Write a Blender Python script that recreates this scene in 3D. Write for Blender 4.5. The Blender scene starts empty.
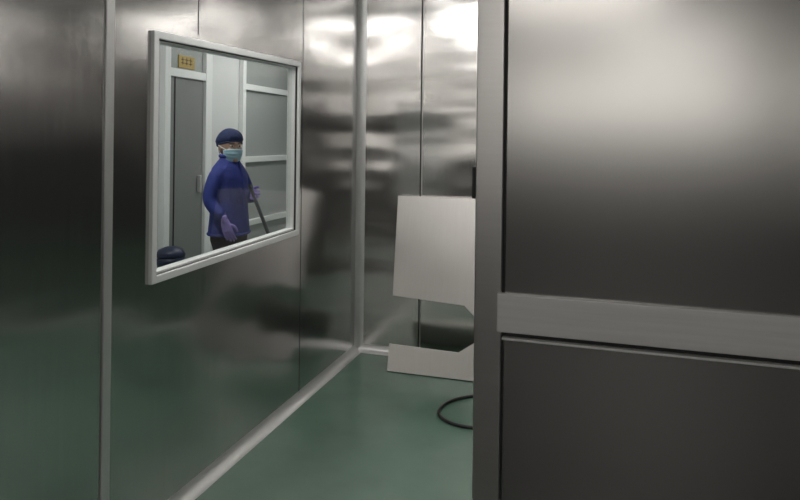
import bpy, bmesh, math, random
from mathutils import Vector, Matrix
random.seed(4)
scene = bpy.context.scene
COL = scene.collection
F_PX=650.0; HOR=140.0; H=1.5; A=math.radians(16.94)
SA,CA=math.sin(A),math.cos(A)
WX=-1.63; BY=4.35; CEIL=2.7; RX=2.4; FY=-6.5; DY=1.8

# ------------------------------------------------------------- materials
def newmat(name):
    m=bpy.data.materials.new(name); m.use_nodes=True
    nt=m.node_tree; b=nt.nodes['Principled BSDF']
    return m,nt,b
def simple(name,col,rough=.5,metal=0,noise=0,scale=20,bump=0,spec=None,dist=.01):
    m,nt,b=newmat(name)
    b.inputs['Roughness'].default_value=rough; b.inputs['Metallic'].default_value=metal
    if spec is not None: b.inputs['Specular IOR Level'].default_value=spec
    tc=nt.nodes.new('ShaderNodeTexCoord')
    n=nt.nodes.new('ShaderNodeTexNoise'); n.inputs['Scale'].default_value=scale; n.inputs['Detail'].default_value=4
    nt.links.new(tc.outputs['Object'],n.inputs['Vector'])
    mx=nt.nodes.new('ShaderNodeMix'); mx.data_type='RGBA'
    mx.inputs[6].default_value=tuple(c*(1-noise) for c in col)+(1,)
    mx.inputs[7].default_value=tuple(min(1,c*(1+noise)) for c in col)+(1,)
    nt.links.new(n.outputs['Fac'],mx.inputs[0]); nt.links.new(mx.outputs[2],b.inputs['Base Color'])
    if bump:
        bp=nt.nodes.new('ShaderNodeBump'); bp.inputs['Strength'].default_value=bump; bp.inputs['Distance'].default_value=dist
        nt.links.new(n.outputs['Fac'],bp.inputs['Height']); nt.links.new(bp.outputs[0],b.inputs['Normal'])
    return m
def steel(name,col,rough,stretch,wave=.002,rvar=.06,wscale=(1.6,1.6,1.6),grain=.12,metal=1):
    m,nt,b=newmat(name)
    b.inputs['Metallic'].default_value=metal
    tc=nt.nodes.new('ShaderNodeTexCoord')
    mp=nt.nodes.new('ShaderNodeMapping'); mp.inputs['Scale'].default_value=stretch
    nt.links.new(tc.outputs['Object'],mp.inputs['Vector'])
    n=nt.nodes.new('ShaderNodeTexNoise'); n.inputs['Scale'].default_value=1; n.inputs['Detail'].default_value=3
    nt.links.new(mp.outputs[0],n.inputs['Vector'])
    mw=nt.nodes.new('ShaderNodeMapping'); mw.inputs['Scale'].default_value=wscale
    nt.links.new(tc.outputs['Object'],mw.inputs['Vector'])
    w=nt.nodes.new('ShaderNodeTexNoise'); w.inputs['Scale'].default_value=1; w.inputs['Detail'].default_value=1
    nt.links.new(mw.outputs[0],w.inputs['Vector'])
    mr=nt.nodes.new('ShaderNodeMapRange'); mr.inputs[3].default_value=rough-rvar; mr.inputs[4].default_value=rough+rvar
    nt.links.new(n.outputs['Fac'],mr.inputs[0]); nt.links.new(mr.outputs[0],b.inputs['Roughness'])
    mx=nt.nodes.new('ShaderNodeMix'); mx.data_type='RGBA'
    mx.inputs[6].default_value=tuple(c*(1-grain) for c in col)+(1,); mx.inputs[7].default_value=tuple(min(1,c*(1+grain)) for c in col)+(1,)
    nt.links.new(n.outputs['Fac'],mx.inputs[0]); nt.links.new(mx.outputs[2],b.inputs['Base Color'])
    bp=nt.nodes.new('ShaderNodeBump'); bp.inputs['Strength'].default_value=1; bp.inputs['Distance'].default_value=wave
    nt.links.new(w.outputs['Fac'],bp.inputs['Height']); nt.links.new(bp.outputs[0],b.inputs['Normal'])
    return m
def emit(name,col,s):
    m,nt,b=newmat(name)
    b.inputs['Base Color'].default_value=(.9,.9,.9,1)
    b.inputs['Emission Color'].default_value=col+(1,); b.inputs['Emission Strength'].default_value=s
    return m
M_WALL=steel('steel_wall',(.60,.595,.59),.17,(60,60,3),wave=.012,rvar=.03,grain=.05,wscale=(1.3,1.3,3))
M_BACK=steel('steel_back_wall',(.64,.625,.605),.20,(60,60,3),wave=.018,rvar=.03,grain=.05,wscale=(1.3,1.3,4.0))
M_DOOR=steel('steel_door_brushed',(.48,.47,.455),.23,(1.0,1.0,260),wave=.002,rvar=.008,grain=.04,wscale=(1,1,.8))
M_STILE=steel('steel_stile',(.62,.605,.59),.34,(3,3,120),wave=.004,rvar=.03,grain=.05)
M_BAR=steel('steel_bar',(.95,.94,.91),.40,(3,90,90),wave=.002,grain=.12,metal=.30)
M_SHEET=steel('steel_sheet',(.62,.60,.575),.40,(150,5,5),wave=.01,grain=.06)
M_ALU=simple('aluminium_trim',(.62,.62,.61),.38,.6,.05,30)
M_FRAME=simple('window_aluminium',(.80,.81,.80),.4,.15,.04,30)
M_DARK=simple('dark_gap',(.015,.015,.015),.6)
M_RUB=simple('black_rubber',(.012,.012,.013),.45)
M_CEIL=simple('ceiling_paint',(.62,.61,.59),.6,0,.03,4)
M_PART=simple('partition_paint',(.68,.69,.685),.5,0,.04,3)
M_CDOOR=simple('corridor_door_grey',(.24,.245,.245),.4,0,.05,4)
M_PANE=simple('glow_pane',(.38,.40,.39),.25,0,.06,2)
M_CFRAME=simple('corridor_frame_white',(.86,.87,.865),.4)
M_GOLD=simple('brass_plate',(.42,.30,.09),.4,.3)
M_INK=simple('plate_ink',(.08,.05,.02),.6)
M_DARKENER=simple('front_wall_darkener',(.03,.03,.03),.6,0,.1,3)  # near-black for the unseen front wall, added to darken the door's reflection
M_LAMP=emit('lamp_diffuser',(1,.98,.95),22)
M_LAMP2=emit('lamp_diffuser_front',(1,.96,.91),14)
M_LAMPC=emit('lamp_diffuser_corridor',(1,.985,.96),18)
M_GLOW=emit('added_glow_panel',(1,.97,.92),2.6)  # glow of the added panel that the steel door reflects
M_HOUS=simple('lamp_housing',(.6,.6,.6),.5)
M_FLOOR=simple('green_epoxy',(.11,.195,.145),.27,0,.22,3.5,.02)
M_FLOOR2=simple('unseen_floor_darkener',(.02,.022,.021),.45,0,.15,5,.02)  # unseen floor made dark so the lower door reflects less light
# glass
M_GLASS,nt,b=newmat('window_glass')
nt.nodes.remove(b); out=nt.nodes['Material Output']
tr=nt.nodes.new('ShaderNodeBsdfTransparent'); tr.inputs[0].default_value=(.93,.96,.95,1)
gl=nt.nodes.new('ShaderNodeBsdfGlossy'); gl.inputs['Roughness'].default_value=.02
lw=nt.nodes.new('ShaderNodeLayerWeight'); lw.inputs[0].default_value=.5
pw=nt.nodes.new('ShaderNodeMath'); pw.operation='POWER'; pw.inputs[1].default_value=4
ml=nt.nodes.new('ShaderNodeMath'); ml.operation='MULTIPLY_ADD'; ml.inputs[1].default_value=.8; ml.inputs[2].default_value=.06
nt.links.new(lw.outputs['Facing'],pw.inputs[0]); nt.links.new(pw.outputs[0],ml.inputs[0])
ms=nt.nodes.new('ShaderNodeMixShader')
nt.links.new(ml.outputs[0],ms.inputs[0]); nt.links.new(tr.outputs[0],ms.inputs[1]); nt.links.new(gl.outputs[0],ms.inputs[2]); nt.links.new(ms.outputs[0],out.inputs[0])
# clothes
M_JACK=simple('blue_jacket_cloth',(.025,.042,.24),.75,0,.25,7,1.0,dist=.03)
M_TROU=simple('black_trousers_cloth',(.012,.012,.016),.85,0,.2,12,.6)
M_SKIN=simple('skin',(.50,.32,.24),.5,0,.05,20)
M_GLOVE=simple('purple_glove',(.25,.19,.50),.4,0,.08,30)
M_MASK=simple('surgical_mask',(.40,.62,.72),.8,0,.03,30)
M_STRAP=simple('mask_strap',(.8,.85,.88),.8)
M_CAP=simple('navy_cap_cloth',(.02,.033,.11),.8,0,.6,50,.6)
M_HAIR=simple('black_hair',(.012,.009,.008),.5)
M_EYEW=simple('eye_white',(.65,.63,.6),.3)
M_IRIS=simple('eye_iris',(.02,.012,.008),.2)
M_SHOE=simple('shoe',(.03,.03,.035),.5)
M_BIN=simple('bin_plastic',(.012,.02,.06),.4)
M_POLE=simple('mop_pole_metal',(.10,.11,.12),.4,.3)
M_MOP=simple('mop_yarn',(.25,.26,.28),.95,0,.3,60,.6)

# ------------------------------------------------------------- helpers
def link(o,parent=None):
    COL.objects.link(o)
    if parent: o.parent=parent
    return o
def empty(name,loc=(0,0,0)):
    e=bpy.data.objects.new(name,None); e.location=loc; e.empty_display_size=.1; COL.objects.link(e); return e
def mesh_obj(name,verts,faces,mat,parent=None,smooth=False):
    me=bpy.data.meshes.new(name); me.from_pydata([tuple(v) for v in verts],[],faces); me.update()
    bm=bmesh.new(); bm.from_mesh(me); bmesh.ops.recalc_face_normals(bm,faces=bm.faces); bm.to_mesh(me); bm.free()
    if smooth:
        for p in me.polygons: p.use_smooth=True
    me.materials.append(mat)
    return link(bpy.data.objects.new(name,me),parent)
def box(name,a,b_,mat,parent=None,bevel=0):
    x0,y0,z0=[min(p,q) for p,q in zip(a,b_)]; x1,y1,z1=[max(p,q) for p,q in zip(a,b_)]
    v=[(x0,y0,z0),(x1,y0,z0),(x1,y1,z0),(x0,y1,z0),(x0,y0,z1),(x1,y0,z1),(x1,y1,z1),(x0,y1,z1)]
    f=[(0,1,2,3),(4,5,6,7),(0,1,5,4),(1,2,6,5),(2,3,7,6),(3,0,4,7)]
    o=mesh_obj(name,v,f,mat,parent)
    if bevel:
        md=o.modifiers.new('bevel','BEVEL'); md.width=bevel; md.segments=3; md.limit_method='ANGLE'
        for p in o.data.polygons: p.use_smooth=True
        o.modifiers.new('wn','WEIGHTED_NORMAL').keep_sharp=False
    return o
def extrude(name,prof,vec,mat,parent=None,smooth=False):
    n=len(prof); v=[Vector(p) for p in prof]+[Vector(p)+Vector(vec) for p in prof]
    f=[tuple(range(n)),tuple(range(n,2*n))]+[(i,(i+1)%n,(i+1)%n+n,i+n) for i in range(n)]
    return mesh_obj(name,v,f,mat,parent,smooth)
def wally(px):          # y on left wall seen at pixel column
    r=(px-400)/F_PX; D=WX/(-SA+CA*r); return D*(CA+SA*r)
def planey(px,X):
    r=(px-400)/F_PX; D=X/(-SA+CA*r); return D*(CA+SA*r)
def planex(px,Y):
    r=(px-400)/F_PX; D=Y/(CA+SA*r); return D*(-SA+CA*r)
def floorpt(px,py,z=0.0):
    hy=HOR+.012*(px-400); D=(H-z)*F_PX/(py-hy); pxc=px+.012*(py-HOR)
    r=(pxc-400)/F_PX; return Vector((D*(-SA+CA*r),D*(CA+SA*r),z))

# ------------------------------------------------------------- shell
fl_=empty('floor')
box('inner_floor',(-3.7,1.2,-.1),(RX+.1,9.2,0),M_FLOOR,fl_)
box('anteroom_floor',(-3.7,FY-.1,-.1),(RX+.1,1.2,0),M_FLOOR2,fl_)
box('ceiling',(-3.7,FY-.1,CEIL),(RX+.1,9.2,CEIL+.1),M_CEIL)
wy0,wy1,wz0,wz1=wally(152),wally(297),.9665,1.9065
T=.045
# left wall with window opening
wl=empty('wall_left')
x0,x1=WX-T,WX
box('panel_near',(x0,FY,0),(x1,wy0,CEIL),M_WALL,wl)
box('panel_far',(x0,wy1,0),(x1,BY,CEIL),M_WALL,wl)
box('panel_below',(x0,wy0,0),(x1,wy1,wz0),M_WALL,wl)
box('panel_above',(x0,wy0,wz1),(x1,wy1,CEIL),M_WALL,wl)
for i,(px,za,zb) in enumerate([(197,wz1+.03,CEIL),(302,0.04,CEIL)]):
    y=wally(px); box('seam_%d'%i,(x1-.002,y-.0025,za),(x1+.0012,y+.0025,zb),M_DARK,wl)
box('wall_back',(WX-T,BY,0),(RX+.1,BY+.1,CEIL),M_BACK)
sb=empty('trim_4')
for i,px in enumerate((421,)):
    xx=planex(px,BY); box('seam_strip_%d'%i,(xx-.005,BY-.004,0.04),(xx+.005,BY,CEIL),M_DARK,sb)
    box('seam_edge_%d'%i,(xx+.005,BY-.005,0.04),(xx+.012,BY,CEIL),M_ALU,sb)
box('wall_right',(RX,FY,0),(RX+.1,BY,CEIL),M_WALL)
box('wall_front',(WX-T,FY-.1,0),(RX+.1,FY,CEIL),M_DARKENER)
# added unseen glow strip behind the camera, brightens the door's upper reflection
glow=empty('added_glow_strip')
box('glow_pane',(-1.35,FY,1.75),(2.1,FY+.02,2.5),M_GLOW,glow)
for i,xx in enumerate((-1.4,-.25,.9,2.05)): box('mullion_%d'%i,(xx,FY,1.7),(xx+.06,FY+.05,2.55),M_FRAME,glow,.004)
for i,zz in enumerate((1.7,2.5)): box('rail_%d'%i,(-1.4,FY,zz),(2.11,FY+.05,zz+.06),M_FRAME,glow,.004)
box('wall_partition',(1.0,1.9,0),(RX,1.98,CEIL),M_WALL)
box('wall_header',(WX,1.9,2.2),(1.0,1.98,CEIL),M_WALL)
# trims
def cove(name,p0,vec,d1,d2,r,mat):
    prof=[Vector(p0)]
    for k in range(9):
        t=k/8*math.pi/2
        c=Vector(p0)+Vector(d1)*r+Vector(d2)*r
        prof.append(c-Vector(d1)*(r*math.sin(t))-Vector(d2)*(r*math.cos(t)))
    return extrude(name,prof,vec,mat,None,False)
cove('baseboard_left',(WX,FY,0),(0,BY-FY,0),(1,0,0),(0,0,1),.05,M_ALU)
cove('baseboard_back',(WX,BY,0),(RX-WX,0,0),(0,-1,0),(0,0,1),.05,M_ALU)
cove('trim_1',(WX,BY,0),(0,0,CEIL),(1,0,0),(0,-1,0),.05,M_ALU)
y=wally(108)
box('trim_2',(WX,y-.020,0.0),(WX+.008,y+.020,CEIL),M_ALU,None,.003)
# ------------------------------------------------------------- window in left wall
w=empty('window_1')
xo=WX+.016
ya,yb=wy0-.012,wy1+.012
def ring(name,ins0,wd,xa,xb,mat,bev=.003):
    outs=[(ya,.937),(yb,.956),(yb,1.936),(ya,1.907)]
    sg=[(1,1),(-1,1),(-1,-1),(1,-1)]
    outs=[(p[0]+s[0]*ins0,p[1]+s[1]*ins0) for p,s in zip(outs,sg)]
    ins=[(p[0]+s[0]*wd,p[1]+s[1]*wd) for p,s in zip(outs,sg)]
    v=[]
    for x in (xa,xb):
        v+=[(x,)+p for p in outs]+[(x,)+p for p in ins]
    f=[]
    for i in range(4):
        j=(i+1)%4
        f+=[(i,j,4+j,4+i),(8+i,8+j,12+j,12+i),(i,j,8+j,8+i),(4+i,4+j,12+j,12+i)]
    o=mesh_obj(name,v,f,mat,w)
    md=o.modifiers.new('bevel','BEVEL'); md.width=bev; md.segments=2; md.limit_method='ANGLE'
    return o
ring('outer_frame',0,.03,WX-.02,xo,M_FRAME,.004)
ring('gasket',.029,.003,WX-.02,WX+.006,M_RUB,.001)
ring('inner_frame',.03,.010,WX-T-.004,WX-.004,M_FRAME,.002)
ring('back_frame',0,.03,WX-T-.010,WX-T+.01,M_FRAME,.003)
gy0,gy1,gz0,gz1=wy0+.02,wy1-.02,wz0+.002,wz1-.002
gx=WX-.022
mesh_obj('glass_pane',[(gx,gy0,gz0),(gx,gy1,gz0),(gx,gy1,gz1),(gx,gy0,gz1)],[(0,1,2,3)],M_GLASS,w)

# ------------------------------------------------------------- sliding door
d=empty('sliding_door')
xa=planex(476,DY); xg=planex(503.5,DY); xr=1.12
zbt,zbb=1.083,.975
box('core',(xa+.004,DY+.004,.012),(xr,DY+.055,2.35),M_DARK,d)
box('edge_stile',(xa,DY,.01),(xg,DY+.06,2.36),M_STILE,d,.004)
box('upper_panel',(xg+.008,DY+.001,zbt-.02),(xr,DY+.02,2.34),M_DOOR,d,.003)
box('lower_panel',(xg+.006,DY-.002,.015),(xr,DY+.02,zbb-.010),M_DOOR,d,.004)
box('lower_panel_lip',(xg+.004,DY-.022,zbb-.017),(xr,DY-.001,zbb-.011),M_BAR,d,.0015)
box('bumper_bar',(xg-.012,DY-.012,zbb),(xr-.02,DY+.004,zbt),M_BAR,d,.005)
box('latch_block',(xa-.011,DY+.005,1.338),(xa+.001,DY+.05,1.428),M_RUB,d,.002)
box('top_rail',(-1.6,DY+.0,2.36),(RX-.1,1.899,2.44),M_ALU,d,.004)
for i,xx in enumerate((-.1,.85)):
    box('hanger_%d'%i,(xx,DY-.02,2.25),(xx+.08,DY,2.42),M_STILE,d,.004)

# ------------------------------------------------------------- leaning C-shaped steel sheet
s=empty('stainless_steel_sheet')
YB=4.02; YT=BY-.03; ZT=1.11
def P(x,z,off=0):
    t=z/ZT; yy=YB+(YT-YB)*t
    nrm=Vector((0,-ZT,(YT-YB))).normalized()
    return Vector((x,yy,z))+nrm*off
out=[(-1.29,.0),(-1.29,.165),(-.83,.155),(-.69,.25),(-.69,.33),(-.81,.435),(-1.295,.46),(-1.32,ZT),(-.56,ZT),(-.56,0)]
v=[P(x,z,0) for x,z in out]+[P(x,z,.02) for x,z in out]; n=len(out)
f=[tuple(range(n)),tuple(range(n,2*n))]+[(i,(i+1)%n,(i+1)%n+n,i+n) for i in range(n)]
o=mesh_obj('sheet_plate',v,f,M_SHEET,s)
md=o.modifiers.new('bevel','BEVEL'); md.width=.002; md.segments=2; md.limit_method='ANGLE'

# ------------------------------------------------------------- cable
pts=[floorpt(px,py,.009) for px,py in [(520,390),(495,392),(474,396),(458,398),(445,403),(438,410),(439,416),(447,422),(460,426),(476,428),(500,429),(530,424)]]
cu=bpy.data.curves.new('power_cable','CURVE'); cu.dimensions='3D'; cu.bevel_depth=.009; cu.bevel_resolution=4
sp=cu.splines.new('NURBS'); sp.points.add(len(pts)-1); sp.order_u=4; sp.use_endpoint_u=True
for p,q in zip(sp.points,pts): p.co=(q.x,q.y,q.z,1)
cu.materials.append(M_RUB); link(bpy.data.objects.new('power_cable',cu))

# ------------------------------------------------------------- lamps
def lamp(name,c,lx,ly,mat):
    e=empty(name,(c[0],c[1],CEIL))
    box('housing',(-lx/2-.03,-ly/2-.03,-.05),(lx/2+.03,ly/2+.03,0),M_HOUS,e,.005)
    box('diffuser',(-lx/2,-ly/2,-.075),(lx/2,ly/2,-.045),mat,e,.01)
lamp('ceiling_lamp',(-.9,2.6),1.2,.16,M_LAMP)
lamp('ceiling_lamp.005',(.9,2.9),1.2,.16,M_LAMP)
lamp('ceiling_lamp.001',(-.2,-1.3),1.2,.25,M_LAMP2)
lamp('ceiling_lamp.002',(.8,-4.2),1.2,.25,M_LAMP2)
lamp('ceiling_lamp.003',(-2.6,3.2),.25,1.2,M_LAMPC)
lamp('ceiling_lamp.004',(-2.6,5.8),.25,1.2,M_LAMPC)

# ------------------------------------------------------------- corridor
CX=-3.5
box('wall_corridor',(CX-.1,.6,0),(CX,9.2,CEIL),M_PART)
box('wall_corridor_end',(CX,9.1,0),(WX-T,9.2,CEIL),M_PART)
box('wall_corridor_near',(CX,.6,0),(WX-T,.7,CEIL),M_PART)
box('wall_corridor_inner',(WX-T-.01,BY+.1,0),(WX-T+.08,9.1,CEIL),M_PART)
cd=empty('door_1')
py=lambda px:planey(px,CX)
ya_,yb_=py(161),py(202)
box('leaf',(CX,ya_+.04,.01),(CX+.03,yb_-.03,2.03),M_CDOOR,cd,.004)
box('leaf_rib',(CX+.03,ya_+.13,.01),(CX+.036,ya_+.14,2.03),M_DARK,cd)
box('jamb_a',(CX,ya_-.03,0),(CX+.06,ya_+.045,CEIL),M_CFRAME,cd,.004)
box('jamb_b',(CX,yb_-.03,0),(CX+.06,yb_+.07,CEIL),M_CFRAME,cd,.004)
box('lintel',(CX,ya_,2.02),(CX+.055,yb_,2.09),M_CFRAME,cd,.004)
box('transom',(CX,ya_+.04,2.09),(CX+.02,yb_-.03,CEIL),M_PANE,cd)
box('handle',(CX+.03,yb_-.12,1.0),(CX+.07,yb_-.09,1.16),M_ALU,cd,.008)
sg=empty('door_sign')
sy0,sy1=py(175),py(191)
box('plate',(CX+.02,sy0,2.105),(CX+.032,sy1,2.215),M_GOLD,sg,.003)
for k in range(3):
    yy=sy0+.03+k*(sy1-sy0-.06)/3
    box('stroke_h%d'%k,(CX+.032,yy,2.175),(CX+.034,yy+.045,2.183),M_INK,sg)
    box('stroke_v%d'%k,(CX+.032,yy+.018,2.135),(CX+.034,yy+.025,2.20),M_INK,sg)
    box('stroke_b%d'%k,(CX+.032,yy,2.145),(CX+.034,yy+.045,2.152),M_INK,sg)
gp=empty('window_2')
ga,gb=py(240),py(300)
box('pane',(CX,ga,.02),(CX+.012,gb+.3,2.55),M_PANE,gp)
for i,yy in enumerate((ga,gb-.02)):
    box('mullion_%d'%i,(CX,yy-.03,0),(CX+.05,yy+.03,CEIL),M_CFRAME,gp,.004)
for i,zz in enumerate((.1,.62,1.28,2.03,2.6)):
    box('rail_%d'%i,(CX,ga,zz-.03),(CX+.045,gb,zz+.03),M_CFRAME,gp,.004)
def lathe(name,prof,mat,parent,loc=(0,0,0),seg=24):
    v=[];f=[]
    for r,z in prof:
        for k in range(seg):
            t=2*math.pi*k/seg; v.append((loc[0]+r*math.cos(t),loc[1]+r*math.sin(t),loc[2]+z))
    for i in range(len(prof)-1):
        for k in range(seg): f.append((i*seg+k,i*seg+(k+1)%seg,(i+1)*seg+(k+1)%seg,(i+1)*seg+k))
    f.append(tuple(range(seg)));
    return mesh_obj(name,v,f,mat,parent,True)
bn=empty('waste_bin',(-3.2,planey(172,-3.2),0))
lathe('bucket',[(.09,.0),(.095,.02),(.10,.50),(.11,.52),(.11,.56),(.10,.56),(.09,.05),(0.001,.03)],M_BIN,bn)
lathe('lid',[(.001,.57),(.11,.565),(.115,.58),(.09,.62),(.04,.64),(.001,.642)],M_BIN,bn)

# ------------------------------------------------------------- woman
dg=lambda:bpy.context.evaluated_depsgraph_get()
def bake(objs,name,mat,parent,voxel=None,smooth_it=0,sub=0):
    bpy.context.view_layer.update()
    bm=bmesh.new(); g=dg()
    for o in objs:
        ev=o.evaluated_get(g); me=ev.to_mesh(); t=bmesh.new(); t.from_mesh(me); t.transform(o.matrix_world)
        tmp=bpy.data.meshes.new('t'); t.to_mesh(tmp); t.free(); bm.from_mesh(tmp); bpy.data.meshes.remove(tmp); ev.to_mesh_clear()
    me=bpy.data.meshes.new(name); bm.to_mesh(me); bm.free()
    for o in objs: bpy.data.objects.remove(o)
    no=bpy.data.objects.new(name,me); COL.objects.link(no)
    if voxel:
        r=no.modifiers.new('r','REMESH'); r.mode='VOXEL'; r.voxel_size=voxel; r.use_smooth_shade=True
        if smooth_it:
            sm=no.modifiers.new('s','SMOOTH'); sm.iterations=smooth_it; sm.factor=.5
        bpy.context.view_layer.update()
        me2=bpy.data.meshes.new_from_object(no.evaluated_get(dg())); no.modifiers.clear(); no.data=me2
    no.data.materials.clear(); no.data.materials.append(mat)
    for p in no.data.polygons: p.use_smooth=True
    no.parent=parent
    return no
def skin(chains,sub=2):
    verts=[];edges=[];rad=[]
    for ch in chains:
        b0=len(verts)
        for i,(p,r) in enumerate(ch):
            verts.append(p); rad.append(r)
            if i: edges.append((b0+i-1,b0+i))
    me=bpy.data.meshes.new('sk'); me.from_pydata(verts,edges,[]); o=bpy.data.objects.new('sk',me); COL.objects.link(o)
    o.modifiers.new('skin','SKIN').use_smooth_shade=True
    if not me.skin_vertices: 
        bpy.context.view_layer.update()
    sv=me.skin_vertices[0].data; k=0
    for ch in chains:
        for i,(p,r) in enumerate(ch):
            rr=r if isinstance(r,tuple) else (r,r)
            sv[k].radius=rr; sv[k].use_root=(i==0); k+=1
    ss=o.modifiers.new('sub','SUBSURF'); ss.levels=sub; ss.render_levels=sub
    return o
def loft(rings,seg=28):
    v=[];f=[]
    for cx,cy,z,rx,ry in rings:
        for k in range(seg):
            t=2*math.pi*k/seg; v.append((cx+rx*math.cos(t),cy+ry*math.sin(t),z))
    for i in range(len(rings)-1):
        for k in range(seg): f.append((i*seg+k,i*seg+(k+1)%seg,(i+1)*seg+(k+1)%seg,(i+1)*seg+k))
    f.append(tuple(range(seg))); f.append(tuple(range((len(rings)-1)*seg,len(rings)*seg)))
    return mesh_obj('lf',v,f,M_JACK)
wm=empty('woman_in_blue_jacket',(0,0,0))
tor=loft([(0,0,.83,.125,.165),(0,0,.85,.13,.17),(0,0,.95,.122,.16),(.0,0,1.05,.115,.15),(.0,0,1.15,.118,.155),(-.005,0,1.23,.112,.165),(-.01,0,1.29,.095,.15),(-.01,0,1.33,.075,.10),(-.005,0,1.36,.060,.068),(.0,0,1.385,.058,.062)])
Rs,Re,Rw=(-.01,-.145,1.265),(-.045,-.195,1.08),(.075,-.185,.955)
Ls,Le,Lw=(-.01,.145,1.265),(.045,.205,1.06),(.14,.08,1.10)
def mid(a,b,t): return tuple(a[i]*(1-t)+b[i]*t for i in range(3))
sl=skin([[ (mid(Rs,(0,0,1.2),.3),.055),(Rs,.060),(mid(Rs,Re,.5),.056),(Re,.051),(mid(Re,Rw,.5),.048),(Rw,.042)],
         [ (mid(Ls,(0,0,1.2),.3),.055),(Ls,.060),(mid(Ls,Le,.5),.056),(Le,.050),(mid(Le,Lw,.5),.045),(Lw,.040)]])
jk=bake([tor,sl],'jacket',M_JACK,wm,.009,3)
def tube(name,pts,r,mat,parent,cyc=False):
    c=bpy.data.curves.new(name,'CURVE'); c.dimensions='3D'; c.bevel_depth=r; c.bevel_resolution=3
    s_=c.splines.new('NURBS'); s_.points.add(len(pts)-1); s_.order_u=min(4,len(pts)); s_.use_endpoint_u=not cyc; s_.use_cyclic_u=cyc
    for p,q in zip(s_.points,pts): p.co=(q[0],q[1],q[2],1)
    c.materials.append(mat); return link(bpy.data.objects.new(name,c),parent)
tube('zip_placket',[(.128,0,.84),(.122,0,.95),(.115,0,1.05),(.118,0,1.15),(.107,0,1.24),(.08,0,1.31),(.060,0,1.37)],.006,M_JACK,wm)
tube('collar',[(.065*math.cos(t),.070*math.sin(t),1.375) for t in [i*math.pi/6 for i in range(12)]],.014,M_JACK,wm,True)
tube('hem_band',[(.131*math.cos(t),.171*math.sin(t),.842) for t in [i*math.pi/8 for i in range(16)]],.010,M_JACK,wm,True)
pel=loft([(0,0,.72,.09,.13),(0,0,.80,.115,.155),(0,0,.90,.11,.15),(0,0,.98,.10,.14)])
lg=skin([[((0,-.075,.82),.092),((.02,-.085,.65),.08),((.035,-.09,.46),.064),((.0,-.095,.27),.058),((-.03,-.10,.07),.05)],
         [((0,.075,.82),.092),((.03,.085,.65),.08),((.06,.09,.46),.064),((.06,.095,.27),.058),((.05,.10,.07),.05)]])
bake([pel,lg],'trousers',M_TROU,wm,.010,4)
for nm,xx,yy in (('shoe_right',-.03,-.10),('shoe_left',.05,.10)):
    so=skin([[((xx-.05,yy,.045),(.04,.04)),((xx,yy,.055),(.045,.045)),((xx+.08,yy,.036),(.042,.034)),((xx+.15,yy,.028),(.034,.026))]])
    bake([so],nm,M_SHOE,wm,.006,2)
def hand(name,wrist,dirv,palmn,side,curl,length=.165):
    d0=Vector(dirv).normalized(); n0=Vector(palmn); n0=(n0-d0*n0.dot(d0)).normalized(); s0=Vector(side); s0=(s0-d0*s0.dot(d0)-n0*s0.dot(n0)).normalized()
    W=Vector(wrist)
    palm=[]
    for off in (-.024,-.008,.008,.024):
        palm.append([(tuple(W-d0*.02+s0*off*.5),.017),(tuple(W+d0*.03+s0*off*.8),.0165),(tuple(W+d0*.075+s0*off),.0135)])
    fl=[.072,.08,.074,.058]
    objs=[skin(palm,1)]
    for j,off in enumerate((.027,.009,-.009,-.026)):
        p=W+d0*.07+s0*off; a=curl*.25; pts=[(tuple(W+d0*.05+s0*off*.9),.0095),(tuple(p),.0095)]
        for k,fr_ in enumerate((.45,.32,.23)):
            a+=curl*(.55 if k==0 else .9)
            dd=d0*math.cos(a)+n0*math.sin(a)+s0*off*1.5
            p=p+dd.normalized()*fl[j]*fr_; pts.append((tuple(p),.0088-.0008*k))
        objs.append(skin([pts],1))
    t0=W+d0*.02+s0*.025; 
    t1=t0+(d0*.6+s0*.75+n0*.25*curl).normalized()*.035; t2=t1+(d0*.85+s0*.2+n0*.6*curl).normalized()*.028; t3=t2+(d0*.8-s0*.1+n0*.8*curl).normalized()*.02
    objs.append(skin([[(tuple(t0-s0*.01),.013),(tuple(t1),.0115),(tuple(t2),.010),(tuple(t3),.0085)]],1))
    objs.append(skin([[(tuple(W-d0*.055),.027),(tuple(W-d0*.02),.026),(tuple(W+d0*.01),.024)]],1))
    return bake(objs,name,M_GLOVE,wm,.0035,2)
hand('hand_right',Vector(Rw)+Vector((.008,.002,-.018)),(.30,.05,-.95),(-.2,1,0),(1,0,0),.35)
G=Vector((.195,-.02,1.12)); PB=Vector((.44,.38,.04)); pd=(PB-G).normalized()
ptop=G-pd*.07
wrist=Vector(Lw)+Vector((.012,-.02,.004))
hand('hand_left',wrist,(G+Vector((-.01,0,0))-wrist).normalized()+Vector((.1,-.3,0)),(1,.1,-.1),(-.3,-.3,1),1.15)
mp_=empty('mop')
tube('pole',[tuple(ptop),tuple(G),tuple(G+pd*.5),tuple(PB)],.0125,M_POLE,mp_)
box('head_bar',(PB.x-.04,PB.y-.16,.03),(PB.x+.04,PB.y+.16,.055),M_POLE,mp_,.006)
box('mop_pad',(PB.x-.065,PB.y-.19,.002),(PB.x+.065,PB.y+.19,.032),M_MOP,mp_,.012)
hp=empty('head',(0.005,0,1.44)); hp.rotation_euler=(0,math.radians(3),math.radians(-34)); hp.parent=wm
def ball(c,r,seg=24,rings=16,mat=M_SKIN):
    bm=bmesh.new(); bmesh.ops.create_uvsphere(bm,u_segments=seg,v_segments=rings,radius=1)
    bmesh.ops.scale(bm,vec=r,verts=bm.verts); bmesh.ops.translate(bm,vec=c,verts=bm.verts)
    me=bpy.data.meshes.new('b'); bm.to_mesh(me); bm.free(); me.materials.append(mat)
    for p in me.polygons: p.use_smooth=True
    o=bpy.data.objects.new('b',me); COL.objects.link(o); return o
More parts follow.
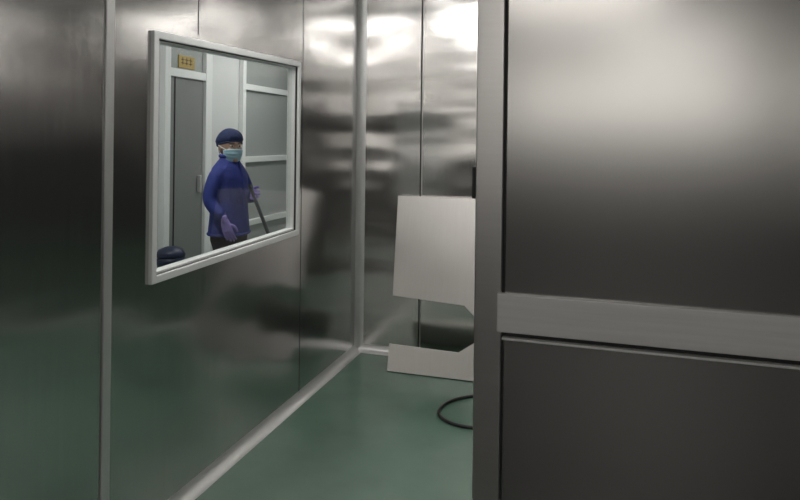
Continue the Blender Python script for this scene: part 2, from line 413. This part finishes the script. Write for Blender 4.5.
parts=[ball((-.01,0,.015),(.093,.074,.09)),ball((.02,0,-.045),(.066,.058,.062)),ball((.072,0,-.012),(.018,.012,.018)),ball((.088,0,-.024),(.012,.012,.011)),
       ball((.065,.028,-.02),(.022,.022,.02)),ball((.065,-.028,-.02),(.022,.022,.02)),ball((.075,0,-.088),(.018,.02,.015)),
       ball((.068,0,.028),(.018,.045,.01)),ball((.079,0,-.055),(.008,.024,.005)),ball((.079,0,-.064),(.008,.02,.005)),
       ball((-.01,.074,-.01),(.018,.010,.03)),ball((-.01,-.074,-.01),(.018,.010,.03)),
       skin([[((-.02,0,-.12),.05),((-.015,0,-.06),.048),((-.01,0,0),.045)]],1)]
bake(parts,'face',M_SKIN,hp,.005,3)
for sgn,nm in ((1,'l'),(-1,'r')):
    e=ball((.075,.028*sgn,.008),(.011,.014,.006),16,10,M_EYEW); e.name='eye_'+nm; e.parent=hp
    e=ball((.0835,.028*sgn,.008),(.004,.006,.006),12,8,M_IRIS); e.name='iris_'+nm; e.parent=hp
    tube('brow_'+nm,[(.085,.012*sgn,.028),(.086,.03*sgn,.033),(.074,.048*sgn,.027)],.0032,M_HAIR,hp)
    tube('strap_'+nm,[(.062,.058*sgn,-.02),(.02,.078*sgn,-.005),(-.02,.083*sgn,.01)],.0018,M_STRAP,hp)
    tube('strap_low_'+nm,[(.04,.062*sgn,-.075),(.01,.075*sgn,-.05),(-.02,.083*sgn,-.02)],.0018,M_STRAP,hp)
v=[];f=[];NU,NV=17,13
for j in range(NV):
    t=j/(NV-1); z=-.010-.092*t
    for i in range(NU):
        u=-1+2*i/(NU-1); a=u*math.radians(68)
        rx=.108-.012*abs(t-.35)-.018*t*t+.003*math.sin(t*math.pi*7); ry=.076-.014*t*t
        zz=z-.012*(abs(u)**2)*(1-t)+.018*(abs(u)**2)*t
        v.append((-.005+rx*math.cos(a)**.9,ry*math.sin(a)*1.02,zz))
for j in range(NV-1):
    for i in range(NU-1): f.append((j*NU+i,j*NU+i+1,(j+1)*NU+i+1,(j+1)*NU+i))
o=mesh_obj('mask',v,f,M_MASK,hp,True); md=o.modifiers.new('s','SOLIDIFY'); md.thickness=.003
# gathered bouffant cap
v=[];f=[];NU,NV=48,14
for j in range(NV):
    ph=j/(NV-1)*math.radians(100)
    for i in range(NU):
        a=2*math.pi*i/NU; pu=1+.03*math.sin(a*11)*math.sin(ph)**2
        if j>=NV-2: pu*=.93
        v.append((-.022+.110*math.sin(ph)*math.cos(a)*pu,.090*math.sin(ph)*math.sin(a)*pu,.03+.097*math.cos(ph)+(.013*(1+math.cos(a))-.012*(1-math.cos(a)))*math.sin(ph)**2))
for j in range(NV-1):
    for i in range(NU): f.append((j*NU+i,j*NU+(i+1)%NU,(j+1)*NU+(i+1)%NU,(j+1)*NU+i))
o=mesh_obj('cap',v,f,M_CAP,hp,True); md=o.modifiers.new('s','SOLIDIFY'); md.thickness=.004
tube('cap_band',[(-.02+.099*math.cos(t),.081*math.sin(t),.014+.013*(1+math.cos(t))-.012*(1-math.cos(t))) for t in [i*math.pi/8 for i in range(16)]],.007,M_CAP,hp,True)
h_=ball((-.045,0,-.025),(.055,.066,.055),20,12,M_HAIR); h_.name='hair'; h_.parent=hp
WL=Vector((-2.45,3.985,0))
wm.location=WL; mp_.location=WL

# ------------------------------------------------------------- world + camera
wd=bpy.data.worlds.new('world'); scene.world=wd; wd.use_nodes=True
wd.node_tree.nodes['Background'].inputs[0].default_value=(.5,.55,.6,1); wd.node_tree.nodes['Background'].inputs[1].default_value=.05
cam=bpy.data.cameras.new('camera'); cam.sensor_width=36; cam.lens=F_PX/800*36; cam.shift_y=-(250-HOR)/800; cam.clip_start=.05
co=bpy.data.objects.new('camera',cam); COL.objects.link(co); scene.camera=co
Fv=Vector((-SA,CA,0)); R=Vector((CA,SA,0)); U=Vector((0,0,1)); th=.012
R2=R*math.cos(th)+U*math.sin(th); U2=U*math.cos(th)-R*math.sin(th)
m=Matrix((( R2.x,U2.x,-Fv.x,0),(R2.y,U2.y,-Fv.y,0),(R2.z,U2.z,-Fv.z,H),(0,0,0,1)))
co.matrix_world=m
scene.view_settings.view_transform='Standard'
scene.view_settings.exposure=0
